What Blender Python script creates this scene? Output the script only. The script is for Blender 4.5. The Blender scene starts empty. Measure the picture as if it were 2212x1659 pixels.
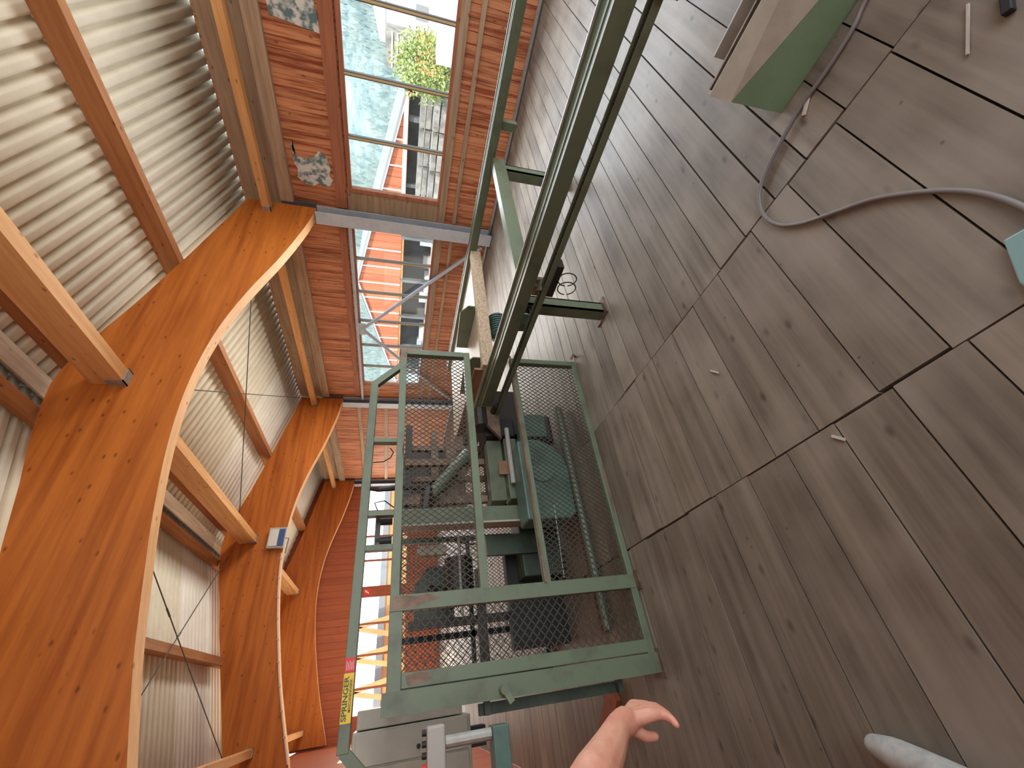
import bpy, bmesh, math, random
from mathutils import Vector, Matrix
R = random.Random(7)
sc = bpy.context.scene
COL = sc.collection

# ---------------------------------------------------------------- camera, world, lights, exposure
cd = bpy.data.cameras.new('camera'); cam = bpy.data.objects.new('camera', cd); COL.objects.link(cam)
cd.sensor_fit = 'HORIZONTAL'; cd.sensor_width = 36.0; cd.lens = 884.525 / 2212 * 36.0; cd.clip_start = 0.02; cd.clip_end = 3000
rx = Vector((-0.12511, -0.23738, -0.96333)).normalized()
fw = Vector((0.58263, 0.76832, -0.26499)); fw = (fw - rx * fw.dot(rx)).normalized()
up = rx.cross(fw)
cam.matrix_world = Matrix(((rx.x, up.x, -fw.x, 0), (rx.y, up.y, -fw.y, 0), (rx.z, up.z, -fw.z, 1.5), (0, 0, 0, 1)))
sc.camera = cam

w = bpy.data.worlds.new('sky'); sc.world = w; w.use_nodes = True
nt = w.node_tree; bg = nt.nodes['Background']
tc = nt.nodes.new('ShaderNodeTexCoord'); sx = nt.nodes.new('ShaderNodeSeparateXYZ'); rp = nt.nodes.new('ShaderNodeValToRGB')
nt.links.new(tc.outputs['Generated'], sx.inputs[0]); nt.links.new(sx.outputs['Z'], rp.inputs[0]); nt.links.new(rp.outputs[0], bg.inputs[0])
rp.color_ramp.elements[0].color = (0.86, 0.90, 0.94, 1); rp.color_ramp.elements[1].color = (0.34, 0.52, 0.86, 1)
bg.inputs[1].default_value = 3.6

def light(name, kind, loc, direction, energy, color, **k):
    l = bpy.data.lights.new(name, kind); l.energy = energy; l.color = color
    for a, b in k.items(): setattr(l, a, b)
    o = bpy.data.objects.new(name, l); COL.objects.link(o); o.location = loc
    o.rotation_euler = Vector(direction).to_track_quat('-Z', 'Y').to_euler(); return o
light('sun', 'SUN', (0, 0, 20), (0.55, 0.42, -0.72), 7.5, (1.0, 0.95, 0.86), angle=0.01)
# added fill from behind the camera, as if the unseen near end stood open
light('near_end_fill', 'AREA', (3.0, -2.9, 1.9), (0, 1, 0.34), 118, (1.0, 0.90, 0.76), shape='RECTANGLE', size=7.0, size_y=3.6)
light('far_bay_fill', 'AREA', (-.75, 12.0, 1.6), (1, 0, 0.12), 150, (1.0, 0.80, 0.52), shape='RECTANGLE', size=3.0, size_y=2.6)  # added warm fill for the far bay; the left-wall gate is made up
# daylight of the window bands
light('window_daylight', 'AREA', (6.32, 1.6, 1.65), (-1, 0, 0.02), 160, (0.86, 0.93, 1.0), shape='RECTANGLE', size=4.0, size_y=1.3)
light('window_daylight', 'AREA', (6.30, 6.8, 1.65), (-1, 0, 0.10), 240, (1.0, 0.95, 0.88), shape='RECTANGLE', size=4.5, size_y=1.3)
light('gable_daylight', 'AREA', (3.0, 15.2, 1.7), (0, -1, 0.30), 150, (1.0, 0.93, 0.84), shape='RECTANGLE', size=6.3, size_y=1.3)
sc.view_settings.view_transform = 'Standard'; sc.view_settings.look = 'None'
sc.view_settings.gamma = 1; sc.view_settings.use_curve_mapping = False
sc.view_settings.exposure = 0.0
sc.cycles.use_denoising = True
sc.cycles.max_bounces = 8; sc.cycles.diffuse_bounces = 5; sc.cycles.transparent_max_bounces = 12
sc.cycles.sample_clamp_indirect = 6

# ---------------------------------------------------------------- materials
def hexlin(r, g, b):
    return tuple(((c / 255) / 12.92 if c / 255 < .04045 else ((c / 255 + .055) / 1.055) ** 2.4) for c in (r, g, b))
def mat(name, col, rough=.6, metal=0, noise=None, spec=.5, bump=0, bscale=40, rnd=0, stretch=(1, 1, 1)):
    """noise = (second colour, scale, contrast-low, contrast-high)"""
    m = bpy.data.materials.new(name); m.use_nodes = True; n = m.node_tree.nodes; L = m.node_tree.links
    b = n['Principled BSDF']; b.inputs['Roughness'].default_value = rough; b.inputs['Metallic'].default_value = metal
    b.inputs['Specular IOR Level'].default_value = spec
    b.inputs['Base Color'].default_value = (*col, 1)
    if noise or bump or rnd:
        t = n.new('ShaderNodeTexCoord'); mp = n.new('ShaderNodeMapping'); mp.inputs['Scale'].default_value = stretch
        L.new(t.outputs['Object'], mp.inputs[0]); vec = mp.outputs[0]
        oi = n.new('ShaderNodeObjectInfo')
        if rnd:
            ad = n.new('ShaderNodeVectorMath'); ad.operation = 'ADD'
            cb = n.new('ShaderNodeCombineXYZ'); ml = n.new('ShaderNodeMath'); ml.operation = 'MULTIPLY'; ml.inputs[1].default_value = 37
            L.new(oi.outputs['Random'], ml.inputs[0]); L.new(ml.outputs[0], cb.inputs[0]); L.new(ml.outputs[0], cb.inputs[1]); L.new(ml.outputs[0], cb.inputs[2])
            L.new(vec, ad.inputs[0]); L.new(cb.outputs[0], ad.inputs[1]); vec = ad.outputs[0]
        out = None
        if noise:
            c2, s, lo, hi = noise
            nz = n.new('ShaderNodeTexNoise'); nz.inputs['Scale'].default_value = s; nz.inputs['Detail'].default_value = 6; nz.inputs['Roughness'].default_value = .62
            L.new(vec, nz.inputs[0]); r = n.new('ShaderNodeValToRGB'); L.new(nz.outputs[0], r.inputs[0])
            r.color_ramp.elements[0].position = lo; r.color_ramp.elements[0].color = (*c2, 1)
            r.color_ramp.elements[1].position = hi; r.color_ramp.elements[1].color = (*col, 1); out = r.outputs[0]
        if rnd:
            hs = n.new('ShaderNodeHueSaturation'); mr = n.new('ShaderNodeMapRange')
            mr.inputs['To Min'].default_value = 1 - rnd; mr.inputs['To Max'].default_value = 1 + rnd
            L.new(oi.outputs['Random'], mr.inputs[0]); L.new(mr.outputs[0], hs.inputs['Value'])
            if out: L.new(out, hs.inputs['Color'])
            else: hs.inputs['Color'].default_value = (*col, 1)
            out = hs.outputs[0]
        if out: L.new(out, b.inputs['Base Color'])
        if bump:
            nb = n.new('ShaderNodeTexNoise'); nb.inputs['Scale'].default_value = bscale; nb.inputs['Detail'].default_value = 5
            L.new(vec, nb.inputs[0]); bp = n.new('ShaderNodeBump'); bp.inputs['Strength'].default_value = bump; bp.inputs['Distance'].default_value = .01
            L.new(nb.outputs[0], bp.inputs['Height']); L.new(bp.outputs[0], b.inputs['Normal'])
    return m
def wood(name, light_c, dark_c, axis, rough=.6, rnd=.1, knots=True, scale=1.0, spec=.3, dust=None, streak=(.3, .72)):
    """grain runs along axis; knots as dark small spots"""
    m = bpy.data.materials.new(name); m.use_nodes = True; n = m.node_tree.nodes; L = m.node_tree.links
    b = n['Principled BSDF']; b.inputs['Roughness'].default_value = rough; b.inputs['Specular IOR Level'].default_value = spec
    t = n.new('ShaderNodeTexCoord'); oi = n.new('ShaderNodeObjectInfo')
    cb = n.new('ShaderNodeCombineXYZ'); ml = n.new('ShaderNodeMath'); ml.operation = 'MULTIPLY'; ml.inputs[1].default_value = 53
    L.new(oi.outputs['Random'], ml.inputs[0])
    for i in range(3): L.new(ml.outputs[0], cb.inputs[i])
    ad = n.new('ShaderNodeVectorMath'); L.new(t.outputs['Object'], ad.inputs[0]); L.new(cb.outputs[0], ad.inputs[1])
    mp = n.new('ShaderNodeMapping'); s = [22 * scale] * 3; s['XYZ'.index(axis)] = 1.3 * scale; mp.inputs['Scale'].default_value = s
    L.new(ad.outputs[0], mp.inputs[0])
    nz = n.new('ShaderNodeTexNoise'); nz.inputs['Scale'].default_value = 1; nz.inputs['Detail'].default_value = 7; nz.inputs['Roughness'].default_value = .6
    L.new(mp.outputs[0], nz.inputs[0]); r = n.new('ShaderNodeValToRGB'); L.new(nz.outputs[0], r.inputs[0])
    r.color_ramp.elements[0].position = streak[0]; r.color_ramp.elements[0].color = (*dark_c, 1); r.color_ramp.elements[1].position = streak[1]; r.color_ramp.elements[1].color = (*light_c, 1)
    out = r.outputs[0]
    if knots:
        mk = n.new('ShaderNodeMapping'); s = [9.5] * 3; s['XYZ'.index(axis)] = 5.0; mk.inputs['Scale'].default_value = s; L.new(ad.outputs[0], mk.inputs[0])
        v = n.new('ShaderNodeTexVoronoi'); v.inputs['Scale'].default_value = 1; L.new(mk.outputs[0], v.inputs[0])
        rk = n.new('ShaderNodeValToRGB'); rk.color_ramp.elements[0].position = .05; rk.color_ramp.elements[0].color = (.28, .28, .28, 1); rk.color_ramp.elements[1].position = .16; rk.color_ramp.elements[1].color = (1, 1, 1, 1)
        L.new(v.outputs['Distance'], rk.inputs[0]); mx = n.new('ShaderNodeMix'); mx.data_type = 'RGBA'; mx.blend_type = 'MULTIPLY'; mx.inputs['Factor'].default_value = .8
        L.new(out, mx.inputs['A']); L.new(rk.outputs[0], mx.inputs['B']); out = mx.outputs['Result']
    if dust:
        nd = n.new('ShaderNodeTexNoise'); nd.inputs['Scale'].default_value = 2.3; nd.inputs['Detail'].default_value = 6; L.new(ad.outputs[0], nd.inputs[0])
        rd = n.new('ShaderNodeValToRGB'); rd.color_ramp.elements[0].position = .42; rd.color_ramp.elements[0].color = (0, 0, 0, 1); rd.color_ramp.elements[1].position = .7; rd.color_ramp.elements[1].color = (.7, .7, .7, 1)
        L.new(nd.outputs[0], rd.inputs[0]); mx = n.new('ShaderNodeMix'); mx.data_type = 'RGBA'; L.new(rd.outputs[0], mx.inputs['Factor'])
        L.new(out, mx.inputs['A']); mx.inputs['B'].default_value = (*dust, 1); out = mx.outputs['Result']
        # nail heads / spots and fine scratches
        vn = n.new('ShaderNodeTexVoronoi'); vn.inputs['Scale'].default_value = 9; L.new(ad.outputs[0], vn.inputs[0])
        rn = n.new('ShaderNodeValToRGB'); rn.color_ramp.elements[0].position = .03; rn.color_ramp.elements[0].color = (.35, .33, .3, 1); rn.color_ramp.elements[1].position = .07; rn.color_ramp.elements[1].color = (1, 1, 1, 1)
        L.new(vn.outputs['Distance'], rn.inputs[0]); mx = n.new('ShaderNodeMix'); mx.data_type = 'RGBA'; mx.blend_type = 'MULTIPLY'; mx.inputs['Factor'].default_value = .7
        L.new(out, mx.inputs['A']); L.new(rn.outputs[0], mx.inputs['B']); out = mx.outputs['Result']
    hs = n.new('ShaderNodeHueSaturation'); mr = n.new('ShaderNodeMapRange'); mr.inputs['To Min'].default_value = 1 - rnd; mr.inputs['To Max'].default_value = 1 + rnd
    L.new(oi.outputs['Random'], mr.inputs[0]); L.new(mr.outputs[0], hs.inputs['Value']); L.new(out, hs.inputs['Color']); L.new(hs.outputs[0], b.inputs['Base Color'])
    bp = n.new('ShaderNodeBump'); bp.inputs['Strength'].default_value = .25; bp.inputs['Distance'].default_value = .006; L.new(nz.outputs[0], bp.inputs['Height']); L.new(bp.outputs[0], b.inputs['Normal'])
    return m
def glassmat():
    m = bpy.data.materials.new('window_glass'); m.use_nodes = True; n = m.node_tree.nodes; L = m.node_tree.links
    n.remove(n['Principled BSDF']); tr = n.new('ShaderNodeBsdfTransparent'); tr.inputs[0].default_value = (.96, .98, .98, 1)
    gl = n.new('ShaderNodeBsdfGlossy'); gl.inputs['Roughness'].default_value = .03; mx = n.new('ShaderNodeMixShader')
    fr = n.new('ShaderNodeFresnel'); fr.inputs[0].default_value = 1.2; ge = n.new('ShaderNodeNewGeometry'); om = n.new('ShaderNodeMath'); om.operation = 'SUBTRACT'; om.inputs[0].default_value = 1; L.new(ge.outputs['Backfacing'], om.inputs[1]); mu = n.new('ShaderNodeMath'); mu.operation = 'MULTIPLY'; L.new(fr.outputs[0], mu.inputs[0]); L.new(om.outputs[0], mu.inputs[1]); L.new(mu.outputs[0], mx.inputs[0]); L.new(tr.outputs[0], mx.inputs[1]); L.new(gl.outputs[0], mx.inputs[2]); L.new(mx.outputs[0], n['Material Output'].inputs[0])
    return m
M = {}
M['arch'] = wood('stained_glulam', (.49, .142, .020), (.29, .066, .007), 'X', .5, .03, scale=.5, spec=.3, streak=(.28, .62))
M['arch_under'] = wood('floor_lit_glulam', (.88, .50, .23), (.70, .36, .14), 'X', .6, .03, scale=.6)  # same glulam, lightened to paint in the light from the floor
M['beam'] = wood('spruce_beam', (.78, .43, .18), (.55, .26, .09), 'Y', .6, .10, scale=.7)
M['purlin'] = wood('purlin_timber', (.50, .24, .10), (.34, .13, .05), 'Y', .65, .1, scale=.7)
M['board'] = wood('red_stained_board', (.56, .24, .115), (.24, .055, .022), 'Z', .6, .12, scale=.9, streak=(.36, .56))
M['board_end'] = wood('red_stained_gable_board', (.40, .11, .045), (.30, .075, .03), 'Z', .6, .08, scale=.7)
M['greyboard'] = wood('weathered_board', (.46, .34, .23), (.28, .18, .11), 'Y', .7, .1)
M['plank'] = wood('floor_plank_wood', (.255, .213, .160), (.12, .094, .068), 'X', .5, .16, scale=.8, knots=True, spec=.42, dust=(.31, .265, .21))
M['sheet'] = mat('fibre_cement', (.76, .70, .55), .85, noise=((.66, .60, .46), 3.0, .3, .7), rnd=.05)
M['sheet_pale'] = mat('pale_fibre_cement', (.84, .80, .70), .85, noise=((.76, .72, .62), 3.0, .3, .7), rnd=.03)  # paler sheets for parts of the roof
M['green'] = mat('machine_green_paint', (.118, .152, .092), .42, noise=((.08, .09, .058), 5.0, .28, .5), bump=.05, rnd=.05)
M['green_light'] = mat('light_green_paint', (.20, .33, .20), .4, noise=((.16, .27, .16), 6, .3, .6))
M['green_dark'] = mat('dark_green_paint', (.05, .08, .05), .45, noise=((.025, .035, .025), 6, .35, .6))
M['teal'] = mat('teal_green_enamel', (.10, .19, .15), .35, noise=((.06, .10, .085), 5, .35, .6))
M['teal_pale'] = mat('pale_teal_enamel', (.20, .33, .31), .4)
M['worn'] = mat('worn_steel_brown', (.20, .13, .085), .5, .3, noise=((.10, .06, .04), 12, .35, .6))
M['steelgrey'] = mat('grey_painted_steel', (.46, .50, .55), .45, noise=((.38, .42, .47), 6, .3, .6))
M['steeldark'] = mat('dark_painted_steel', (.06, .068, .08), .45)
M['black'] = mat('black_rubber', (.012, .012, .012), .6)
M['iron'] = mat('oily_iron', (.035, .03, .026), .4, .5)
M['galv'] = mat('galvanised_steel', (.42, .42, .38), .45, .5, noise=((.32, .32, .29), 20, .35, .6))
M['wire'] = mat('expanded_metal_wire', (.055, .048, .034), .55, .2)
M['frame'] = wood('window_frame_wood', (.42, .16, .085), (.26, .09, .045), 'Y', .6, .05)
M['mull'] = mat('window_bar_paint', (.16, .15, .13), .55)
M['putty'] = mat('window_putty', (.55, .42, .22), .6)
M['cream'] = mat('cream_lacquered_steel', (.42, .41, .33), .4, noise=((.34, .33, .27), 3, .35, .6))
M['creamtop'] = mat('dusty_cream_steel', (.40, .38, .30), .5, noise=((.30, .28, .22), 6, .3, .6))
M['white'] = mat('white_laminate', (.50, .46, .38), .5, noise=((.38, .34, .27), 5, .3, .6))
M['sawdust'] = mat('sawdust_covered_beam', (.55, .42, .28), .95, noise=((.30, .22, .14), 60, .35, .6), bump=.6, bscale=120)
M['brown'] = mat('brown_chipboard', (.28, .16, .08), .7, noise=((.2, .1, .05), 9, .3, .6))
M['grey_plastic'] = mat('grey_plastic', (.38, .36, .32), .5)
M['red'] = mat('red_sticker_paint', (.62, .02, .02), .5)
M['yellow'] = mat('yellow_sticker', (.78, .50, .02), .5)
M['ink'] = mat('green_black_ink', (.03, .09, .03), .5)
M['pale_ink'] = mat('pale_print', (.75, .55, .5), .5)
M['cable'] = mat('grey_cable_sheath', (.17, .15, .135), .55)
M['skin'] = mat('skin', (.60, .30, .20), .5, noise=((.50, .20, .13), 14, .3, .65), bump=.15, bscale=60)
M['shoe'] = mat('grey_canvas', (.42, .41, .37), .8, noise=((.3, .3, .28), 30, .3, .6))
M['shirt'] = mat('grey_cotton', (.15, .15, .17), .9)
M['shorts'] = mat('dark_cotton', (.03, .03, .035), .9)
M['hair'] = mat('brown_hair', (.06, .035, .02), .7)
M['glass'] = glassmat()
M['lampglass'] = mat('floodlight_reflector', (.75, .77, .74), .2, .4)
M['blue'] = mat('blue_label', (.03, .08, .22), .5)
M['conduit'] = mat('pale_plastic_conduit', (.62, .45, .32), .5)
M['rod'] = mat('tie_rod_steel', (.10, .10, .095), .5, .6)
M['poster'] = mat('torn_poster_print', (.62, .60, .55), .7, noise=((.10, .17, .18), 9, .42, .56))
M['ground'] = mat('gravel_yard', (.42, .40, .36), .9, noise=((.30, .28, .25), .6, .3, .7))
M['grass'] = mat('meadow', (.18, .26, .09), .9, noise=((.11, .18, .06), .05, .3, .7))
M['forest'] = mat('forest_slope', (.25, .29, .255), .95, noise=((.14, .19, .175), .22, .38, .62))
M['farhill'] = mat('haze_tinted_slope', (.33, .375, .44), .95, noise=((.26, .32, .385), .03, .35, .65))  # pale blue of distance haze is put into this colour
M['leaf'] = mat('tree_leaves', (.40, .44, .15), .8, noise=((.22, .28, .07), 2.5, .4, .6))
M['shedred'] = wood('shed_red_board', (.50, .16, .075), (.34, .09, .04), 'Z', .7, .15, knots=False, scale=.12)
M['shedorange'] = mat('orange_timber', (.62, .28, .09), .7, noise=((.5, .2, .06), 1, .3, .6))
M['whitewall'] = mat('white_render', (.78, .78, .74), .8)
M['roofgrey'] = mat('grey_roofing', (.25, .24, .23), .8)
M['shedin'] = mat('shed_concrete', (.13, .13, .12), .8, noise=((.07, .07, .065), .5, .3, .6))
M['lumber'] = mat('stacked_lumber', (.30, .27, .22), .8, noise=((.14, .12, .10), .9, .35, .6), rnd=.15)

# ---------------------------------------------------------------- mesh helpers
class MB:
    def __init__(s): s.v = []; s.f = []
    def add(s, vs, fs):
        o = len(s.v); s.v += [tuple(p) for p in vs]; s.f += [tuple(i + o for i in f) for f in fs]; return s
    def box(s, x0, x1, y0, y1, z0, z1):
        return s.add([(x0, y0, z0), (x1, y0, z0), (x1, y1, z0), (x0, y1, z0), (x0, y0, z1), (x1, y0, z1), (x1, y1, z1), (x0, y1, z1)],
                     [(0, 3, 2, 1), (4, 5, 6, 7), (0, 1, 5, 4), (1, 2, 6, 5), (2, 3, 7, 6), (3, 0, 4, 7)])
    def bar(s, p, q, wd, ht, upv=(0, 0, 1)):
        p = Vector(p); q = Vector(q); d = (q - p).normalized(); u = Vector(upv)
        if abs(d.dot(u)) > .98: u = Vector((0, 1, 0))
        a = d.cross(u).normalized() * wd / 2; b = a.cross(d).normalized() * ht / 2
        vs = [c + k * a + l * b for c in (p, q) for k, l in ((-1, -1), (1, -1), (1, 1), (-1, 1))]
        return s.add(vs, [(0, 3, 2, 1), (4, 5, 6, 7), (0, 1, 5, 4), (1, 2, 6, 5), (2, 3, 7, 6), (3, 0, 4, 7)])
    def tube(s, path, r, n=8, cap=True):
        path = [Vector(p) for p in path]; rs = r if isinstance(r, (list, tuple)) else [r] * len(path)
        o = len(s.v); t0 = (path[1] - path[0]).normalized(); a = t0.orthogonal().normalized()
        for i, p in enumerate(path):
            t = (path[min(i + 1, len(path) - 1)] - path[max(i - 1, 0)]).normalized()
            a = (a - t * a.dot(t)).normalized(); b = t.cross(a)
            for k in range(n):
                an = 2 * math.pi * k / n; s.v.append(tuple(p + (a * math.cos(an) + b * math.sin(an)) * rs[i]))
        for i in range(len(path) - 1):
            for k in range(n):
                s.f.append((o + i * n + k, o + i * n + (k + 1) % n, o + (i + 1) * n + (k + 1) % n, o + (i + 1) * n + k))
        if cap:
            s.f.append(tuple(o + k for k in reversed(range(n)))); s.f.append(tuple(o + (len(path) - 1) * n + k for k in range(n)))
        return s
    def prism(s, poly, axis, a, b):
        """poly of 2-D points in the plane across axis, extruded a..b"""
        def P(u, v, t): return {'X': (t, u, v), 'Y': (u, t, v), 'Z': (u, v, t)}[axis]
        n = len(poly); vs = [P(u, v, a) for u, v in poly] + [P(u, v, b) for u, v in poly]
        return s.add(vs, [tuple(range(n)), tuple(range(2 * n - 1, n - 1, -1))] + [(i, i + n, (i + 1) % n + n, (i + 1) % n) for i in range(n)])
    def sphere(s, c, r, nu=10, nv=7, sc3=(1, 1, 1)):
        o = len(s.v); c = Vector(c)
        for j in range(nv + 1):
            th = math.pi * j / nv
            for i in range(nu):
                ph = 2 * math.pi * i / nu
                s.v.append((c.x + r * sc3[0] * math.sin(th) * math.cos(ph), c.y + r * sc3[1] * math.sin(th) * math.sin(ph), c.z + r * sc3[2] * math.cos(th)))
        for j in range(nv):
            for i in range(nu):
                s.f.append((o + j * nu + i, o + (j + 1) * nu + i, o + (j + 1) * nu + (i + 1) % nu, o + j * nu + (i + 1) % nu))
        return s
    def build(s, name, m, parent=None, bevel=0, smooth=False, mats=None, fm=None):
        me = bpy.data.meshes.new(name); off = Vector((0, 0, 0))
        p = parent
        while p is not None: off = off + p.location; p = p.parent
        vs = [Vector(v) - off for v in s.v] if off.length else s.v
        me.from_pydata([tuple(v) for v in vs], [], s.f); me.validate()
        bm = bmesh.new(); bm.from_mesh(me); bmesh.ops.recalc_face_normals(bm, faces=bm.faces); bm.to_mesh(me); bm.free()
        for k in ([m] if not mats else mats): me.materials.append(k)
        if fm:
            for pl in me.polygons: pl.material_index = fm(pl)
        if smooth:
            for pl in me.polygons: pl.use_smooth = True
        o = bpy.data.objects.new(name, me); COL.objects.link(o)
        if parent is not None: o.parent = parent
        if bevel:
            bv = o.modifiers.new('bevel', 'BEVEL'); bv.width = bevel; bv.segments = 2; bv.limit_method = 'ANGLE'
        return o
def tag(o, label=None, cat=None, group=None, kind=None):
    if label: o['label'] = label
    if cat: o['category'] = cat
    if group: o['group'] = group
    if kind: o['kind'] = kind
    return o
def thing(name, label, cat, loc=(0, 0, 0), group=None, kind=None):
    o = bpy.data.objects.new(name, None); COL.objects.link(o); o.location = loc; o.empty_display_size = .1
    return tag(o, label, cat, group, kind)
def struct(name, label=None):
    o = bpy.data.objects.new(name, None); COL.objects.link(o); o['kind'] = 'structure'
    if label: o['label'] = label
    return o
def B(*a): return MB().box(*a)

# ---------------------------------------------------------------- floor of planks
YN, YF = -3.0, 15.3       # near and far end of the hall
XL, XR = -0.8, 6.67
fl = struct('floor', 'dusty grey-brown plank floor of the hall')
B(XL - .2, XR + .2, YN, YF, -.25, -.034).build('subfloor', M['iron'], fl)
def planks(x0, x1, w_, y0, wob):
    y = y0
    while y < YF - .02:
        ww = w_ * R.uniform(.93, 1.07); ye = min(y + ww, YF)
        a = x0 + R.uniform(-wob, wob) * (x0 > XL + .1); b = x1 + R.uniform(-wob, wob) * (x1 < XR - .1)
        g = R.choice([.0015, .002, .0025, .004]) if x1 < 2 else R.choice([.002, .003, .005, .006]); dz = R.uniform(-.003, 0)
        m = MB(); n = 1
        m.add([(a + .002, y + g / 2, -.034), (b - .002, y + g / 2, -.034), (b - .002, ye - g / 2, -.034), (a + .002, ye - g / 2, -.034),
               (a + .004, y + g / 2 + .002, dz), (b - .004, y + g / 2 + .002, dz), (b - .004, ye - g / 2 - .002, dz), (a + .004, ye - g / 2 - .002, dz)],
              [(4, 5, 6, 7), (0, 1, 5, 4), (1, 2, 6, 5), (2, 3, 7, 6), (3, 0, 4, 7)])
        m.build('plank', M['plank'], fl)
        y = ye
planks(XL, .6, .2275, .055 - .2275 * 7, .004)
planks(.6, 1.5, .2275, .055 - .2275 * 7, .004)
planks(1.5, XR, .175, .08 - .175 * 9, .006)

# ---------------------------------------------------------------- roof
XRDG = 2.98
def zr(x): return 4.06 + .254 * (6.85 - x) if x >= XRDG else 4.06 + .254 * (6.85 - XRDG) - .254 * (XRDG - x)
ce = struct('ceiling', 'underside of the corrugated roof sheets')
PITCH = .163
def sheet(y0, y1, side, m):
    prof = [(0, .002), (.10, 0), (.38, 0), (.48, .003), (.55, .014), (.62, .050), (.68, .066), (.80, .066), (.86, .050), (.93, .014)]
    mb = MB(); xs = (XRDG + .06, 6.95) if side > 0 else (-1.0, XRDG - .06)
    k0 = int(round((y1 - y0) / PITCH)); pts = [(y0 + (i + a) * PITCH, h) for i in range(k0) for a, h in prof] + [(y0 + k0 * PITCH, 0)]
    n = len(pts) - 1
    for y, h in pts:
        mb.v += [(xs[0], y, zr(xs[0]) + h), (xs[1], y, zr(xs[1]) + h)]
    for i in range(n):
        k = 2 * i; mb.f.append((k, k + 1, k + 3, k + 2))
    o = mb.build('corrugated_sheet', m, ce, smooth=True)
    so = o.modifiers.new('thickness', 'SOLIDIFY'); so.thickness = .006; so.offset = 1
y = -3.09
while y < YF:
    ye = min(y + 7 * PITCH, YF + .2)
    for sd in (1, -1): sheet(y, ye, sd, M['sheet_pale'] if (8.3 < y < 9.8 or y > 12) else M['sheet'])
    y = ye
MB().prism([(XRDG - .25, zr(XRDG - .25) + .075), (XRDG, zr(XRDG) + .075), (XRDG + .25, zr(XRDG + .25) + .075), (XRDG + .25, zr(XRDG + .25) + .085), (XRDG, zr(XRDG) + .09), (XRDG - .25, zr(XRDG - .25) + .085)], 'Y', -3.1, YF + .2).build('ridge_cap', M['roofgrey'], ce)
B(XRDG - .10, XRDG + .10, -3.0, YF, 4.94, 4.965).build('ridge_board', M['greyboard'], ce)

# glulam arches
XS = [6.62, 6.2, 5.7, 5.2, 4.75, 4.4, 4.0, 3.6, 3.2, 2.8, 2.4, 2.0, 1.5, 1.0, .5, 0, -.4, -.74]
ZI = [2.93, 2.985, 3.10, 3.235, 3.385, 3.49, 3.59, 3.652, 3.685, 3.687, 3.662, 3.613, 3.53, 3.425, 3.315, 3.175, 3.055, 2.95]
EXT = [(6.62, 3.92), (5.03, 4.30), (4.1, 4.55), (3.67, 4.69), (3.25, 4.80), (2.98, 4.835), (2.65, 4.79), (2.24, 4.70), (1.9, 4.60), (1.36, 4.47), (.44, 4.21), (-.53, 3.95), (-.74, 3.90)]
def itp(x, pts):
    for (a, za), (b, zb) in zip(pts, pts[1:]):
        if b <= x <= a: return za + (zb - za) * (a - x) / (a - b)
    return pts[-1][1]
def catm(x):
    pts = list(zip(XS, ZI))
    return itp(x, pts)
def smooth_curve(x):
    return sum(catm(min(6.62, max(-.74, x + d))) for d in (-.15, -.075, 0, .075, .15)) / 5
AR = [(4.2, 'nearest'), (9.7, 'middle'), (15.02, 'far')]
for (y0, wh) in AR:
    lab = {'nearest': 'nearest curved glued timber arch, huge across the picture, orange stained',
           'middle': 'middle curved glued timber arch with the floodlight fixed to it',
           'far': 'farthest curved timber arch standing against the gable wall'}[wh]
    t = thing('glulam_arch', lab, 'beam', (XRDG, y0, 3.68))
    n = 56; mb = MB(); xs = [6.62 - (6.62 + .74) * i / n for i in range(n + 1)]; y1 = y0 + .16
    for x in xs:
        a = smooth_curve(x); b = itp(x, EXT); mb.v += [(x, y0, a), (x, y0, b), (x, y1, b), (x, y1, a)]
    for i in range(n):
        k = 4 * i
        for j in range(4): mb.f.append((k + j, k + (j + 1) % 4, k + 4 + (j + 1) % 4, k + 4 + j))
    mb.f += [(0, 1, 2, 3), (4 * n, 4 * n + 1, 4 * n + 2, 4 * n + 3)]
    mb.build('laminated_beam', None, t, mats=[M['arch'], M['arch_under']], fm=lambda p: 1 if p.normal.z < -.6 else 0)

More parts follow.
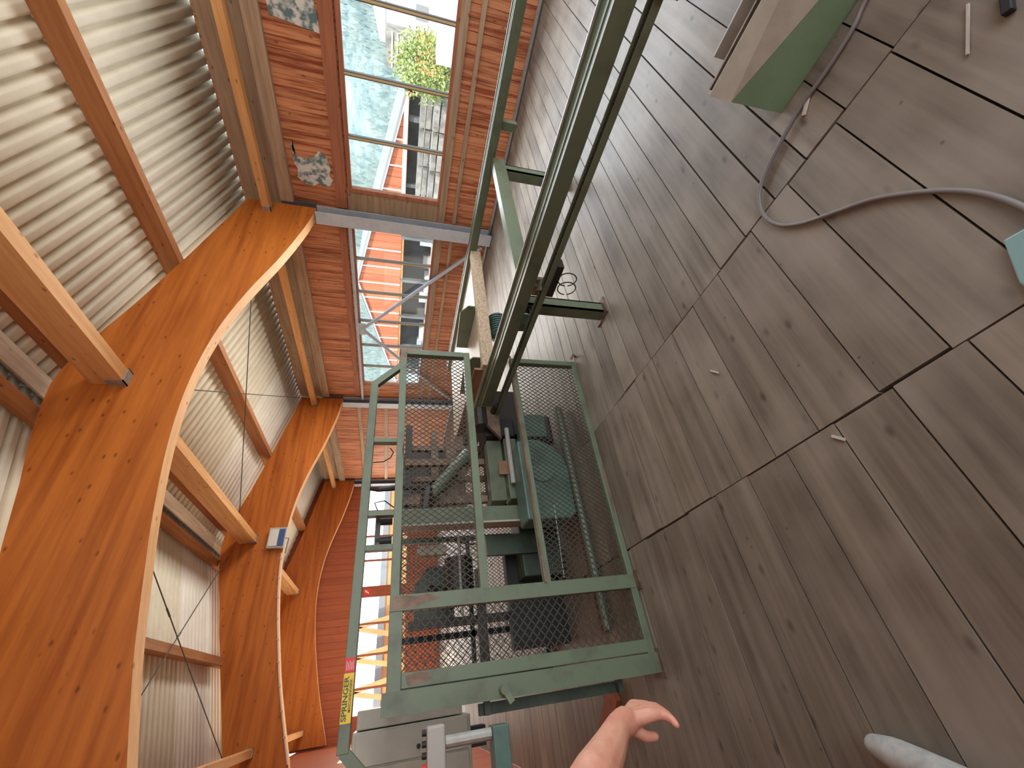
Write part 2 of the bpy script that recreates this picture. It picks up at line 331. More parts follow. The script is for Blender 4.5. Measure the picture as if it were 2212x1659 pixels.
# purlins on the arches, ridge beams and eave beams between them
PUR = [(4.97, 'purlin halfway up the window-side roof slope'), (3.32, 'purlin just right of the ridge'), (2.62, 'purlin just left of the ridge'), (.92, 'purlin halfway up the left roof slope')]
for x, lb in PUR:
    zt = zr(x) - .004; hb = .215 if x in (4.97, .92) else .13
    o = MB().prism([(x - .055, zt - hb), (x + .055, zt - hb), (x + .055, zr(x + .055) - .002), (x - .055, zr(x - .055) - .002)], 'Y', -3.0, 15.2).build('purlin', M['purlin'], None)
    tag(o, 'long reddish timber ' + lb, 'beam')
BAYS = [(-3.0, 4.2, 'nearest bay'), (4.36, 9.7, 'middle bay'), (9.86, 15.02, 'far bay')]
for y0, y1, bn in BAYS:
    t = thing('ridge_beam', 'bright square ridge beam hung in steel shoes in the ' + bn, 'beam', (3.0, (y0 + y1) / 2, 4.21))
    B(2.95, 3.08, y0 + .003, y1 - .003, 4.21, 4.52).build('timber', M['beam'], t)
    for yy, s in ((y0, 1), (y1, -1)):
        if yy < -2: continue
        MB().box(2.938, 3.092, min(yy, yy + s * .10), max(yy, yy + s * .10), 4.198, 4.208).box(2.938, 2.947, min(yy, yy + s * .10), max(yy, yy + s * .10), 4.198, 4.36).box(3.083, 3.092, min(yy, yy + s * .10), max(yy, yy + s * .10), 4.198, 4.36).build('beam_shoe', M['galv'], t)
    for x0, x1, sd in ((6.36, 6.48, 'window-side'), (-.47, -.36, 'left')):
        t = thing('eave_beam', sd + ' eave beam between the arches in the ' + bn, 'beam', (x0, (y0 + y1) / 2, 3.55))
        B(x0, x1, y0 + .003, y1 - .003, 3.55, 3.66).build('timber', M['beam'], t)
        for yy, s in ((y0, 1), (y1, -1)):
            if yy < -2: continue
            a, b = min(yy, yy + s * .07), max(yy, yy + s * .07)
            MB().box(x0 - .01, x1 + .01, a, b, 3.538, 3.548).box(x0 - .01, x0 - .002, a, b, 3.538, 3.66).box(x1 + .002, x1 + .01, a, b, 3.538, 3.66).build('beam_shoe', M['galv'], t)
o = B(6.86, 6.90, -3, YF, 3.68, 4.055).build('eave_fascia', wood('shadow_striped_fascia', (.62, .38, .22), (.34, .17, .09), 'Z', .7, .02, streak=(.36, .5)), None); o.name = 'trim_1'; o['kind'] = 'structure'  # upright streaks paint the corrugation's shadow stripes onto the board
o = B(-.95, -.91, -3, YF, 3.4, 4.0).build('trim_2', M['purlin'], None); o['kind'] = 'structure'
# tie rods under the roof
def rodz(x): return (3.8 + .25 * (6.67 - x)) if x > XRDG else 3.8 + .25 * (6.67 - XRDG) - .25 * (XRDG - x)
def rod(name, a, b, label, buckle=None):
    t = thing(name, label, 'tie rod', (a[0], a[1], rodz(a[0])))
    A = Vector((a[0], a[1], rodz(a[0]))); Bv = Vector((b[0], b[1], rodz(b[0])))
    MB().tube([A, Bv], .008, 6).build('rod', M['rod'], t)
    if buckle is not None:
        c = A.lerp(Bv, buckle); d = (Bv - A).normalized()
        MB().tube([c - d * .07, c + d * .07], .012, 8).build('turnbuckle', M['rod'], t)
rod('tie_rod', (6.55, 4.38), (3.4, 9.68), 'thin tie rod of the window-side roof cross, running towards the ridge')
rod('tie_rod', (3.1, 4.38), (6.58, 9.68), 'thin tie rod of the window-side roof cross, running towards the far window column')
rod('tie_rod', (2.9, 4.8), (-.68, 9.68), 'thin tie rod of the left roof cross, running down to the left eave', .45)
rod('tie_rod', (-.7, 4.9), (2.7, 9.68), 'thin tie rod of the left roof cross, running up to the ridge', .52)

# floodlight and conduit on middle arch
t = thing('floodlight', 'square grey floodlight with blue lower half on the middle arch', 'lamp', (3.0, 9.6, 3.66))
def fquad(x0, x1, z0, z1, ya, yb): return B(x0, x1, ya, yb, z0, z1)
fquad(2.80, 3.22, 3.66, 3.99, 9.60, 9.695).build('housing', M['grey_plastic'], t, bevel=.01)
fquad(2.84, 3.18, 3.80, 3.965, 9.588, 9.60).build('reflector', M['lampglass'], t)
fquad(2.84, 3.18, 3.68, 3.79, 9.588, 9.60).build('label_plate', M['blue'], t)
MB().tube([(3.0, 9.65, 3.66), (3.0, 9.65, 3.6), (2.7, 9.655, 3.62)], .012, 6).build('cable', M['cable'], t)
t = thing('cable_conduit', 'pale thin conduit along the lower edge of the middle arch', 'pipe', (2.7, 9.69, 3.68))
pts = [(x, 9.688, smooth_curve(x) + .014) for x in [2.72 - i * .12 for i in range(29)]]
MB().tube(pts, .014, 6).build('pipe', M['conduit'], t)
for i in range(1, 28, 3): x = pts[i][0]; B(x - .01, x + .01, 9.668, 9.699, pts[i][2] - .02, pts[i][2] + .02).build('clip', M['grey_plastic'], t)

# ---------------------------------------------------------------- window wall (right)
wr = struct('wall_right', 'long wall of vertical red boards with the window bands')
def boards_x(y0, y1, z0, z1, parent, xa=6.70, xb=6.725, wd=.135):
    y = y0
    while y < y1 - .01:
        ye = min(y + wd, y1)
        j = R.uniform(0, .004)
        B(xa - j, xb, y + .0025, ye - .0025, z0, z1).build('board', M['board'], parent); y = ye
GB, GT = 1.01, 2.37
boards_x(-3, 9.86, 2.44, 3.32, wr)
boards_x(-3, 9.86, .03, .96, wr)
boards_x(9.86, YF, .03, 3.32, wr)
B(6.73, 6.78, YN, 9.86, 0, .96).build('backing', M['greyboard'], wr); B(6.73, 6.78, YN, 9.86, 2.42, 3.98).build('backing', M['greyboard'], wr)
B(6.73, 6.78, 9.86, YF, 0, 3.98).build('backing', M['greyboard'], wr); B(6.69, 6.78, 3.80, 4.42, .96, 2.44).build('backing', M['greyboard'], wr); B(6.69, 6.78, 9.07, 9.86, .96, 2.44).build('backing', M['board'], wr)
for y0, y1 in ((-3, 4.15), (4.42, 9.65), (9.9, 15.0)):
    B(6.62, 6.70, y0, y1, 3.26, 3.45).build('head_rail', M['greyboard'], wr)
    B(6.66, 6.70, y0, y1, .66, .72).build('rail', M['greyboard'], wr)
B(6.655, 6.70, -3, 4.15, 2.45, 2.62).build('rail', M['frame'], wr)
B(6.655, 6.70, 4.45, 9.6, 2.50, 2.62).build('rail', M['frame'], wr)
B(6.655, 6.70, -3, 9.6, .86, .965).build('rail', M['greyboard'], wr)
B(6.63, 6.70, 10.0, 15.0, 2.50, 2.60).build('rail', M['greyboard'], wr); B(6.63, 6.70, 10.0, 15.0, 1.78, 1.88).build('rail', M['greyboard'], wr)
def window(name, y0, y1, mull, label, mw=.02):
    t = struct(name, label)
    for a, b, c, d in ((y0 - .06, y1 + .06, GB - .05, GB), (y0 - .06, y1 + .06, GT, GT + .055), (y0 - .06, y0, GB, GT), (y1, y1 + .06, GB, GT)):
        B(6.66, 6.73, a, b, c, d).build('frame', M['frame'], t)
    ed = [y0] + mull + [y1]
    for yy in mull:
        m = B(6.665, 6.72, yy - mw, yy + mw, GB, GT).build('mullion', M['mull'], t)
        B(6.659, 6.664, yy - .012, yy + .012, GB, GT).build('glazing_bead', M['putty'], m)
    for a, b in zip(ed, ed[1:]):
        B(6.69, 6.694, a, b, GB, GT).build('pane', M['glass'], t)
    return t
window('window_1', -2.52, 3.785, [-1.72, -.93, -.14, .645, 1.43, 2.215, 3.01], 'near window band with torn posters above', .027)
window('window_2', 4.45, 9.06, [5.15, 5.955, 6.77, 7.56, 8.33], 'window band behind the diagonal steel struts')
# steel columns
for (yc, zt, lab) in ((4.2, 2.93, 'nearest grey steel column carrying the big arch beside the near window'), (9.7, 2.93, 'second grey steel column, half hidden by the guard cage'), (15.02, 2.93, 'far steel column in the corner by the gable wall')):
    t = thing('steel_column', lab, 'column', (6.56, yc + .08, 0))
    MB().box(6.47, 6.482, yc - .03, yc + .19, 0, zt).box(6.64, 6.652, yc - .03, yc + .19, 0, zt).build('flange', M['steelgrey'], t)
    B(6.482, 6.64, yc + .07, yc + .085, 0, zt).build('web', M['steeldark'], t)
    B(6.44, 6.655, yc - .05, yc + .21, 0, .012).build('foot_plate', M['steeldark'], t)
    B(6.625, 6.652, yc - .07, yc + .23, zt, 3.42).build('head_plate', M['steeldark'], t)
t = thing('brace_frame', 'grey steel V strut frame across the second window band', 'brace', (6.6, 6.95, 0))
MB().tube([(6.6, 4.44, 2.43), (6.6, 9.68, 2.43)], .038, 4).build('top_tube', M['steelgrey'], t)
for ye in (4.5, 9.55):
    MB().tube([(6.6, 6.95, 2.33), (6.6, ye, .12)], .035, 10).build('strut', M['steelgrey'], t)
B(6.59, 6.61, 6.78, 7.12, 2.26, 2.42).build('gusset', M['steelgrey'], t)
bb = B(6.615, 6.66, -3, YF, 0, .055).build('baseboard_right', M['galv']); bb['kind'] = 'structure'
bb = B(6.60, 6.612, -3, YF, 0, .02).build('trim_3', M['steeldark']); bb['kind'] = 'structure'
# torn posters
def poster(name, pts, label):
    mb = MB(); mb.prism(pts, 'X', 6.688, 6.6935); return tag(mb.build(name, M['poster']), label, 'poster')
poster('torn_poster', [(1.0, 3.17), (1.35, 3.2), (1.8, 3.17), (1.83, 2.95), (1.87, 2.62), (1.7, 2.635), (1.6, 2.66), (1.45, 2.63), (1.3, 2.68), (1.1, 2.66), (1.0, 2.7)], 'large torn poster above the near window, cut by the picture edge')
poster('torn_poster', [(3.2, 3.15), (3.3, 3.19), (3.42, 3.13), (3.46, 3.0), (3.4, 2.88), (3.3, 2.8), (3.38, 2.70), (3.55, 2.66), (3.66, 2.69), (3.72, 2.64), (3.82, 2.69), (3.85, 2.8), (3.79, 2.84), (3.86, 2.93), (3.84, 3.07), (3.76, 3.16), (3.62, 3.13), (3.55, 3.17), (3.4, 3.17)], 'shredded poster scrap above the near window beside the steel column')

# ---------------------------------------------------------------- gable wall, left wall
wf = struct('wall_far', 'gable wall of red vertical boards at the far end')
WX = [(-.2, .33), (.39, 1.14), (1.20, 1.96), (2.02, 2.74), (3.06, 3.83), (3.89, 4.63), (4.69, 5.53), (5.59, 6.33)]
x = XL
while x < XR:
    xe = min(x + .2, XR); zt = zr((x + xe) / 2)
    B(x + .003, xe - .003, YF - .02 - R.uniform(0, .004), YF, 2.43, zt).build('board', M['board_end'], wf)
    B(x + .003, xe - .003, YF - .02 - R.uniform(0, .004), YF, 0.02, .97).build('board', M['board_end'], wf); x = xe
MB().prism([(XL, 2.43), (XR + .2, 2.43), (XR + .2, 4.08), (XRDG, 5.02), (XL, 4.06)], 'Y', YF, YF + .05).build('backing', M['board_end'], wf)
B(XL, XR + .1, YF, YF + .05, 0, .97).build('backing', M['board_end'], wf)
B(6.36, XR + .1, YF - .02, YF + .05, .97, 2.43).build('backing', M['board_end'], wf); B(XL, -.24, YF - .02, YF + .05, .97, 2.43).build('backing', M['board_end'], wf)
wn = struct('window_3', 'window band of the gable wall seen over the guard cage')
B(-.24, 6.38, YF - .03, YF + .03, .97, 1.01).build('frame', M['frame'], wn); B(-.24, 6.38, YF - .03, YF + .03, 2.37, 2.43).build('frame', M['frame'], wn)
for a, b in WX: B(a - .03, b + .03, YF + .002, YF + .006, 1.0, 2.38).build('pane', M['glass'], wn)
for (a, b), (c, d) in zip(WX, WX[1:]):
    B(b, c, YF - .025, YF + .025, 1.01, 2.37).build('mullion', M['frame'] if c - b < .2 else M['board_end'], wn)
sg = thing('fire_sign', 'small red square sign on the gable window post', 'sign', (2.9, YF - .03, 2.2))
B(2.80, 3.0, YF - .034, YF - .028, 2.12, 2.32).build('plate', M['red'], sg)
MB().prism([(2.84, 2.16), (2.87, 2.16), (2.96, 2.27), (2.96, 2.29), (2.9, 2.29)], 'Y', YF - .037, YF - .0345).build('pictogram', M['pale_ink'], sg)
wl = struct('wall_left', 'left wall of red boards outside the picture edge')
x = YN
while x < YF:
    xe = min(x + .25, YF); B(XL - .025, XL, x + .002, xe - .002, 2.3 if 10.4 < x < 13.5 else 0, 3.7).build('board', M['board_end'], wl); x = xe  # gap in the boards made up to suit the added far-bay fill

# ---------------------------------------------------------------- conveyor in front of the windows
G = M['green']
t = thing('timber_conveyor', 'long green steel conveyor running from the picture top into the guard cage', 'conveyor', (3.1, 1.7, 0))
def channel(x0, x1, y0, y1, z0, z1, lip=.012):
    m = MB(); m.box(x0, x1, y0, y1, z0, z1 - .008).box(x0 + .001, x0 + .012, y0, y1, z1 - .008, z1).box(x1 - .012, x1 - .001, y0, y1, z1 - .008, z1).box(x0 - .005, x0, y0, y1, z0, z0 + .012).box(x0 + .07, x0 + .076, y0, y1, z1 - .008, z1 - .003)
    return m
channel(2.09, 2.26, -2.2, 4.6, .665, .752).build('near_rail', G, t)
MB().box(2.252, 2.262, -2.2, 4.6, .752, .762).build('wear_strip', M['galv'], t)
channel(3.9, 4.05, -2.2, 4.9, .735, .815).build('far_rail', G, t)
for yc in (1.70, -1.6): B(2.26, 3.9, yc, yc + .075, .65, .76).build('cross_member', G, t)
for x0, y0, zt in ((2.2, 1.92, .67), (3.76, 1.72, .735), (2.2, -1.8, .67), (3.92, -1.8, .735), (3.92, 4.6, .735)):
    MB().box(x0, x0 + .09, y0, y0 + .012, 0, zt).box(x0, x0 + .012, y0, y0 + .1, 0, zt).box(x0 + .078, x0 + .09, y0, y0 + .1, 0, zt).build('leg', G, t)
B(2.16, 2.32, 1.88, 2.06, 0, .008).build('foot_plate', M['worn'], t)
B(3.92, 3.99, 1.40, 1.47, .60, .735).build('hanger', G, t)
B(2.13, 2.24, 2.06, 2.14, .54, .665).build('gusset', G, t)
B(2.08, 2.18, 1.66, 1.74, .55, .665).build('bracket', M['worn'], t)
MB().bar((2.13, 1.70, .62), (2.05, 1.62, .62), .07, .05).build('bracket', G, t)
# table surface with sawdust covered cross beam
B(2.262, 3.898, 2.72, 2.80, .69, .80).build('cross_beam', M['sawdust'], t, bevel=.004)
B(2.262, 3.898, 2.805, 4.7, .75, .775).build('table_top', M['white'], t)
B(2.27, 2.29, 2.805, 4.7, .775, .86).build('fence', M['brown'], t)
for x0, ya, yb in ((3.1, 2.82, 3.45), (2.42, 2.82, 3.4)):
    MB().prism([(ya, .776), (yb, .776), (yb, .90), (ya + .1, .93), (ya, .86)], 'X', x0, x0 + .012).build('guide_fin', G, t)
# lower chain rail
t2 = thing('chain_rail', 'narrow dark chain rail beside the conveyor with a wire ring on it', 'rail', (2.03, 1.0, .575))
MB().box(2.0, 2.006, -.9, 4.3, .598, .632).box(2.044, 2.05, -.9, 4.3, .598, .640).box(2.006, 2.044, -.9, 4.3, .598, .603).build('channel', G, t2)
ch = MB()
yy = -.88
while yy < 4.25:
    ch.box(2.012, 2.038, yy, yy + .030, .604, .631); yy += .04
tag(ch.build('chain', M['iron'], t2), kind='stuff')
B(1.98, 2.07, -1.4, .18, .55, .65).build('end_cover', M['worn'], t2)
MB().box(1.985, 2.065, 1.42, 1.66, .56, .60).build('clamp_block', M['iron'], t2)
rg = MB()
for k, (cy, cz) in enumerate(((1.50, .515), (1.56, .50))):
    rg.tube([(1.975 - .01 * k, cy + .05 * math.cos(a), cz + .06 * math.sin(a)) for a in [i * math.pi / 10 for i in range(20)]], .004, 5)
rg.build('wire_ring', M['iron'], t2)
for yy in (1.95,): B(2.05, 2.2, yy, yy + .03, .585, .61).build('bracket', M['iron'], t2)
# motor under the table
t = thing('electric_motor', 'teal electric motor hanging under the conveyor table', 'motor', (2.95, 2.95, .4))
MB().tube([(2.80, 2.93, .55), (2.83, 2.93, .55), (3.06, 2.93, .55), (3.10, 2.93, .55)], [.05, .10, .10, .06], 16).build('housing', M['teal'], t, smooth=False)
mb = MB()
for k in range(7): mb.tube([(2.85 + k * .03, 2.93, .55), (2.858 + k * .03, 2.93, .55)], .112, 16)
mb.build('cooling_fin', M['teal'], t)
B(2.88, 3.0, 2.89, 2.97, .65, .69).build('terminal_box', M['black'], t)
B(2.86, 3.05, 2.85, 3.0, .69, .75).build('mount', M['iron'], t)
MB().tube([(2.8, 2.93, .55), (2.70, 2.93, .55)], .02, 8).build('shaft', M['galv'], t)
MB().tube([(2.94, 2.9, .64), (2.9, 2.86, .7), (2.8, 2.85, .74)], .006, 5).build('cable', M['black'], t)

# ---------------------------------------------------------------- guard cage (plane y = 2.55)
def mesh_panel(x0, x1, z0, z1, y, cx=.072, cz=.048, th=.0046):
    """expanded metal: zig-zag strands touching at the diamond points, clipped to the panel"""
    mb = MB(); nx = int((x1 - x0) / (cx / 2)); nz = int(round((z1 - z0) / cz)); dx = (x1 - x0) / nx; dz = (z1 - z0) / nz
    for j in range(nz):
        for s in (0, 1):
            zc = z0 + (j + .5) * dz
            for i in range(nx):
                a, b = (-1, 1) if (i + s) % 2 == 0 else (1, -1)
                p = Vector((x0 + i * dx, y, zc + a * dz / 2)); q = Vector((x0 + (i + 1) * dx, y, zc + b * dz / 2))
                d = (q - p).normalized(); n = Vector((-d.z, 0, d.x)) * th / 2; t_ = Vector((0, th * .9, 0))
                mb.add([p - n, q - n, q + n, p + n, p - n + t_, q - n + t_, q + n + t_, p + n + t_],
                       [(0, 1, 2, 3), (7, 6, 5, 4), (0, 4, 5, 1), (3, 2, 6, 7)])
    return mb
cg = thing('guard_cage', 'green steel guard fence with wire mesh panels around the saw', 'guard fence', (1.0, 2.57, 0))
Y0, Y1 = 2.55, 2.60
def fb(x0, x1, z0, z1, name='frame_bar', m=G, ya=Y0, yb=Y1, bev=.003): return B(x0, x1, ya, yb, z0, z1).build(name, m, cg, bevel=bev)
# upper panel
fb(.45, 2.24, 1.45, 1.50); fb(.45, 2.24, .95, 1.0); fb(2.19, 2.24, 1.0, 1.45)
tag(mesh_panel(.45, 2.19, 1.0, 1.45, 2.575).build('wire_mesh', M['wire'], cg), kind='stuff')
# lower panel
fb(.45, 2.21, .565, .605); B(.45, 2.22, 2.535, 2.549, .60, .612).build('worn_edge', M['worn'], cg)
fb(.45, 2.21, 0.004, .045); fb(2.165, 2.21, .045, .565)
tag(mesh_panel(.45, 2.165, .045, .565, 2.575).build('wire_mesh', M['wire'], cg), kind='stuff')
# posts
fb(.375, .455, 0.004, 1.5, 'post'); B(.36, .47, 2.50, 2.62, 0, .008).build('foot_plate', M['worn'], cg)
fb(-.03, .375, 1.43, 1.5); fb(.02, .375, .004, .05); fb(.035, .10, 0.05, 1.43, 'door_stile')
MB().box(-.065, .03, 2.53, 2.536, .004, 1.52).box(-.065, -.059, 2.536, 2.62, .004, 1.52).box(.024, .03, 2.536, 2.62, .004, 1.52).box(-.059, .024, 2.614, 2.62, .004, 1.52).build('corner_post', G, cg)
B(-.09, .05, 2.5, 2.64, 0, .008).build('foot_plate', M['worn'], cg)
tag(mesh_panel(.10, .375, .05, 1.43, 2.575, cx=.092).build('wire_mesh', M['wire'], cg), kind='stuff')
# raised top rail with rungs
MB().box(-.17, 1.89, 2.55, 2.60, 1.648, 1.70).build('top_rail', G, cg, bevel=.003)
MB().bar((1.884, 2.575, 1.676), (2.09, 2.575, 1.478), .046, .046, (0, 1, 0)).build('top_rail', G, cg)
MB().bar((-.16, 2.575, 1.675), (-.68, 2.575, 1.16), .046, .046, (0, 1, 0)).build('top_rail', G, cg)
for x in (1.40, .90, .70): fb(x, x + .03, 1.5, 1.648, 'rung', bev=0)
fb(-.70, -.65, .004, 1.18, 'post')
# brown worn-through paint patches
def patch(pts, y=2.5492): MB().prism(pts, 'Y', y, y + .0006).build('worn_patch', M['worn'], cg)
patch([(.385, 1.49), (.448, 1.485), (.45, 1.42), (.44, 1.36), (.45, 1.30), (.42, 1.22), (.41, 1.30), (.39, 1.36), (.385, 1.42)])
patch([(.045, 1.40), (.085, 1.41), (.095, 1.36), (.09, 1.30), (.06, 1.28), (.05, 1.33)])
patch([(2.12, 1.498), (2.235, 1.498), (2.238, 1.42), (2.215, 1.40), (2.20, 1.455), (2.13, 1.46)])
patch([(1.25, 1.455), (1.31, 1.46), (1.45, 1.455), (1.40, 1.462)])
patch([(.80, .025), (1.1, .030), (1.3, .012), (.95, .010)])
# sides and rear of the cage
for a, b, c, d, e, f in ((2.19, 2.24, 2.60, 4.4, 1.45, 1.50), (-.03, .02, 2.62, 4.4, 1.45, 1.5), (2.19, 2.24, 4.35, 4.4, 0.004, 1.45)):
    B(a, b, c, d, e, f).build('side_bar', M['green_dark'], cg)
# clamp with lever on the corner post
MB().tube([(-.03, 2.52, .93), (-.03, 2.47, .93)], .022, 10).build('clamp_bolt', G, cg)
MB().bar((-.03, 2.48, .93), (-.085, 2.47, .90), .012, .03).build('lever', G, cg)
B(-.125, -.075, 2.66, 2.71, .2, 1.03).build('rear_stile', M['green_dark'], cg)
B(-.125, -.06, 2.62, 2.66, .22, .25).build('hinge', M['green_dark'], cg); B(-.125, -.06, 2.62, 2.66, .98, 1.01).build('hinge', M['green_dark'], cg)
# stickers
stk = B(-.062, .130, 2.5470, 2.5497, 1.651, 1.698).build('maker_sticker', M['yellow'], cg); tag(stk, 'yellow sticker reading SPRINGER')
rs = B(.132, .193, 2.5470, 2.5497, 1.651, 1.698).build('red_sticker', M['red'], cg); tag(rs, 'red sticker with small print')
def text(s, size, x, z, y, m, parent, name, sx_=1.0, off=0.0):
    cu = bpy.data.curves.new(name, 'FONT'); cu.body = s; cu.size = size; cu.extrude = .0003; cu.offset = off; cu.align_x = 'LEFT'; cu.space_character = 1.0
    o = bpy.data.objects.new(name, cu); COL.objects.link(o); dg = bpy.context.evaluated_depsgraph_get(); me = bpy.data.meshes.new_from_object(o.evaluated_get(dg)); bpy.data.objects.remove(o)
    o = bpy.data.objects.new(name, me); COL.objects.link(o); me.materials.clear(); me.materials.append(m)
    xs = [v.co.x for v in me.vertices]; k = sx_ / (max(xs) - min(xs)); x0 = min(xs)
    L = Vector((0, 0, 0)); p = parent
    while p is not None: L += p.location; p = p.parent
    for v in me.vertices: c = v.co.copy(); v.co = Vector((x + (c.x - x0) * k, y, z + c.y)) - L + Vector((0, -c.z, 0))
    o.parent = parent; return o
text('SPRINGER', .031, -.054, 1.6735, 2.5462, M['ink'], stk, 'lettering', .172, .0008)
text('MASCHINENFABRIK', .0165, -.022, 1.657, 2.5462, M['ink'], stk, 'lettering', .128, .0003)
mb = MB()
for k in range(5): mb.box(.142, .18 - .006 * (k % 2), 2.5455, 2.5469, 1.688 - k * .0075, 1.6905 - k * .0075)
mb.build('print_lines', M['pale_ink'], rs)

# rear guard panel
rg_ = thing('rear_guard_panel', 'dark rear mesh guard behind the saw', 'guard fence', (.8, 4.42, 0))
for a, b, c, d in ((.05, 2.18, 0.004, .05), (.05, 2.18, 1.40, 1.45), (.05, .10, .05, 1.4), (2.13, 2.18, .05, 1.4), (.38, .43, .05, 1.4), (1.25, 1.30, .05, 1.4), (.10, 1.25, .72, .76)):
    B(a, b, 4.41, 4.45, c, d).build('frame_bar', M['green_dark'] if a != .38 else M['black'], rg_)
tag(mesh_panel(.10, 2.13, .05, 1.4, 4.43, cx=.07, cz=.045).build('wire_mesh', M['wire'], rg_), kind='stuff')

# ---------------------------------------------------------------- the cross-cut saw inside the cage
sw = thing('crosscut_saw', 'green stationary crosscut saw standing inside the guard cage', 'saw', (1.3, 3.3, 0))
B(1.075, 1.20, 3.28, 3.42, .0, 1.5).build('column', G, sw, bevel=.006)
B(1.06, 1.075, 3.27, 3.43, .0, 1.48).build('cover_strip', M['creamtop'], sw)
gp = [(.98, .50), (.98, .14), (1.02, .09), (1.40, .09)] + [(1.40 + .28 * math.sin(a), .37 - .28 * math.cos(a)) for a in [i * math.pi / 16 for i in range(9)]] + [(1.66, .50)]
MB().prism(gp, 'Y', 3.0, 3.24).build('blade_guard', M['teal'], sw, bevel=.012)
MB().prism([(1.40 + .12 * math.cos(a), .33 + .12 * math.sin(a)) for a in [i * math.pi / 10 for i in range(20)]], 'Y', 2.98, 2.999).build('guard_boss', M['teal'], sw)
B(1.25, 1.83, 3.30, 3.42, .56, .70).build('table_beam', G, sw, bevel=.006)
B(1.25, 1.83, 3.26, 3.42, .43, .545).build('table_beam', G, sw, bevel=.006)
B(1.47, 1.60, 3.255, 3.262, .50, .62).build('wooden_shim', M['brown'], sw)
MB().tube([(1.36, 3.2, .52), (1.9, 3.2, .52)], .022, 10).build('handle_tube', M['grey_plastic'], sw)
MB().tube([(1.33, 3.4, 1.22), (1.75, 3.4, .86)], .055, 12).build('swing_arm', M['green'], sw)
MB().tube([(1.20, 3.36, 1.25), (1.40, 3.4, 1.22)], .06, 10).build('pivot', M['iron'], sw)
B(1.85, 2.05, 3.25, 3.55, .42, .72).build('motor_box', M['black'], sw, bevel=.02)
MB().tube([(1.9, 3.2, .75), (2.08, 3.2, .75)], .09, 14).build('motor', M['iron'], sw)
MB().prism([(1.75, .60), (2.0, .80), (2.1, .74), (2.1, .60)], 'Y', 3.12, 3.16).build('guide_plate', M['worn'], sw)
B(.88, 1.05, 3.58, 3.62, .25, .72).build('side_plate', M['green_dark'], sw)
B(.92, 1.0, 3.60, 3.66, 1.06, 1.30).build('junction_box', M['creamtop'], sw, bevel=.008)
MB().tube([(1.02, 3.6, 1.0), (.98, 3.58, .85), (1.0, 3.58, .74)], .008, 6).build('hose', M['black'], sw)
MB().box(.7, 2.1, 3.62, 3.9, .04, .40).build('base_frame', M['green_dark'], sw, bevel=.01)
MB().tube([(.2, 3.02, .045), (2.0, 3.02, .045)], .03, 8).build('floor_pipe', M['green'], sw)
B(.2, 2.1, 3.10, 3.16, 0.001, .03).build('floor_strip', M['worn'], sw)
MB().tube([(.55, 3.0, .30), (1.1, 3.0, .27)], .004, 5).build('pull_wire', M['galv'], sw)
B(1.15, 1.9, 3.5, 3.62, .95, 1.05).build('upper_beam', M['worn'], sw)
B(1.30, 1.36, 3.45, 3.5, .70, 1.42).build('upright', M['worn'], sw); B(1.66, 1.72, 3.45, 3.5, .70, 1.42).build('upright', M['worn'], sw)
B(1.2, 2.1, 3.5, 3.58, 1.36, 1.42).build('upper_beam', M['iron'], sw)
MB().tube([(.55, 3.7, .95), (.9, 3.7, .95)], .12, 14).build('drive_drum', M['iron'], sw)
B(.15, .85, 3.9, 3.98, .70, .78).build('cross_bar', M['iron'], sw)
B(.2, .95, 3.85, 3.95, .0, .5).build('cabinet_base', M['black'], sw)
t = thing('feed_chute', 'dark curved chain guide at the conveyor end inside the cage', 'chute', (2.1, 3.3, .45))
pth = [(2.03, 3.0 + .1 * i, .64 + .02 * math.sin(i * .5)) for i in range(6)]
MB().tube(pth, .03, 8).build('guide', M['iron'], t)
B(1.9, 2.4, 3.3, 3.4, .35, .60).build('bracket', M['iron'], t)
B(1.45, 2.08, 3.92, 4.10, .95, 1.38).build('switch_box', M['iron'], sw, bevel=.01)
B(1.62, 2.16, 3.70, 3.78, 1.10, 1.17).build('upper_beam', M['worn'], sw)
B(1.30, 2.12, 3.74, 3.80, .84, .92).build('upper_beam', M['worn'], sw)
B(1.30, 2.15, 3.62, 4.15, .40, .56).build('gear_case', M['black'], sw, bevel=.02)
for x in (1.45, 1.62, 1.95): B(x, x + .05, 3.72, 3.77, .56, 1.4).build('upright', M['worn'], sw)
MB().tube([(.45, 3.55, .96), (1.05, 3.55, .96)], .012, 8).build('control_rod', M['galv'], sw)
MB().tube([(.60, 3.8, .62), (.62, 3.75, .95), (.70, 3.7, 1.2)], .03, 8).build('hose', M['black'], sw)
MB().prism([(.50, .96), (.92, .96), (.92, 1.18), (.78, 1.30), (.50, 1.30)], 'Y', 4.0, 4.2).build('belt_cover', M['green_dark'], sw)
B(.44, .50, 4.0, 4.1, .0, 1.35).build('upright', M['iron'], sw)
MB().tube([(1.75, 3.21, .12), (2.02, 3.21, .12)], .05, 10).build('roller', M['iron'], sw)
B(1.72, 1.95, 3.02, 3.2, .20, .43).build('gear_case', M['teal'], sw, bevel=.01)
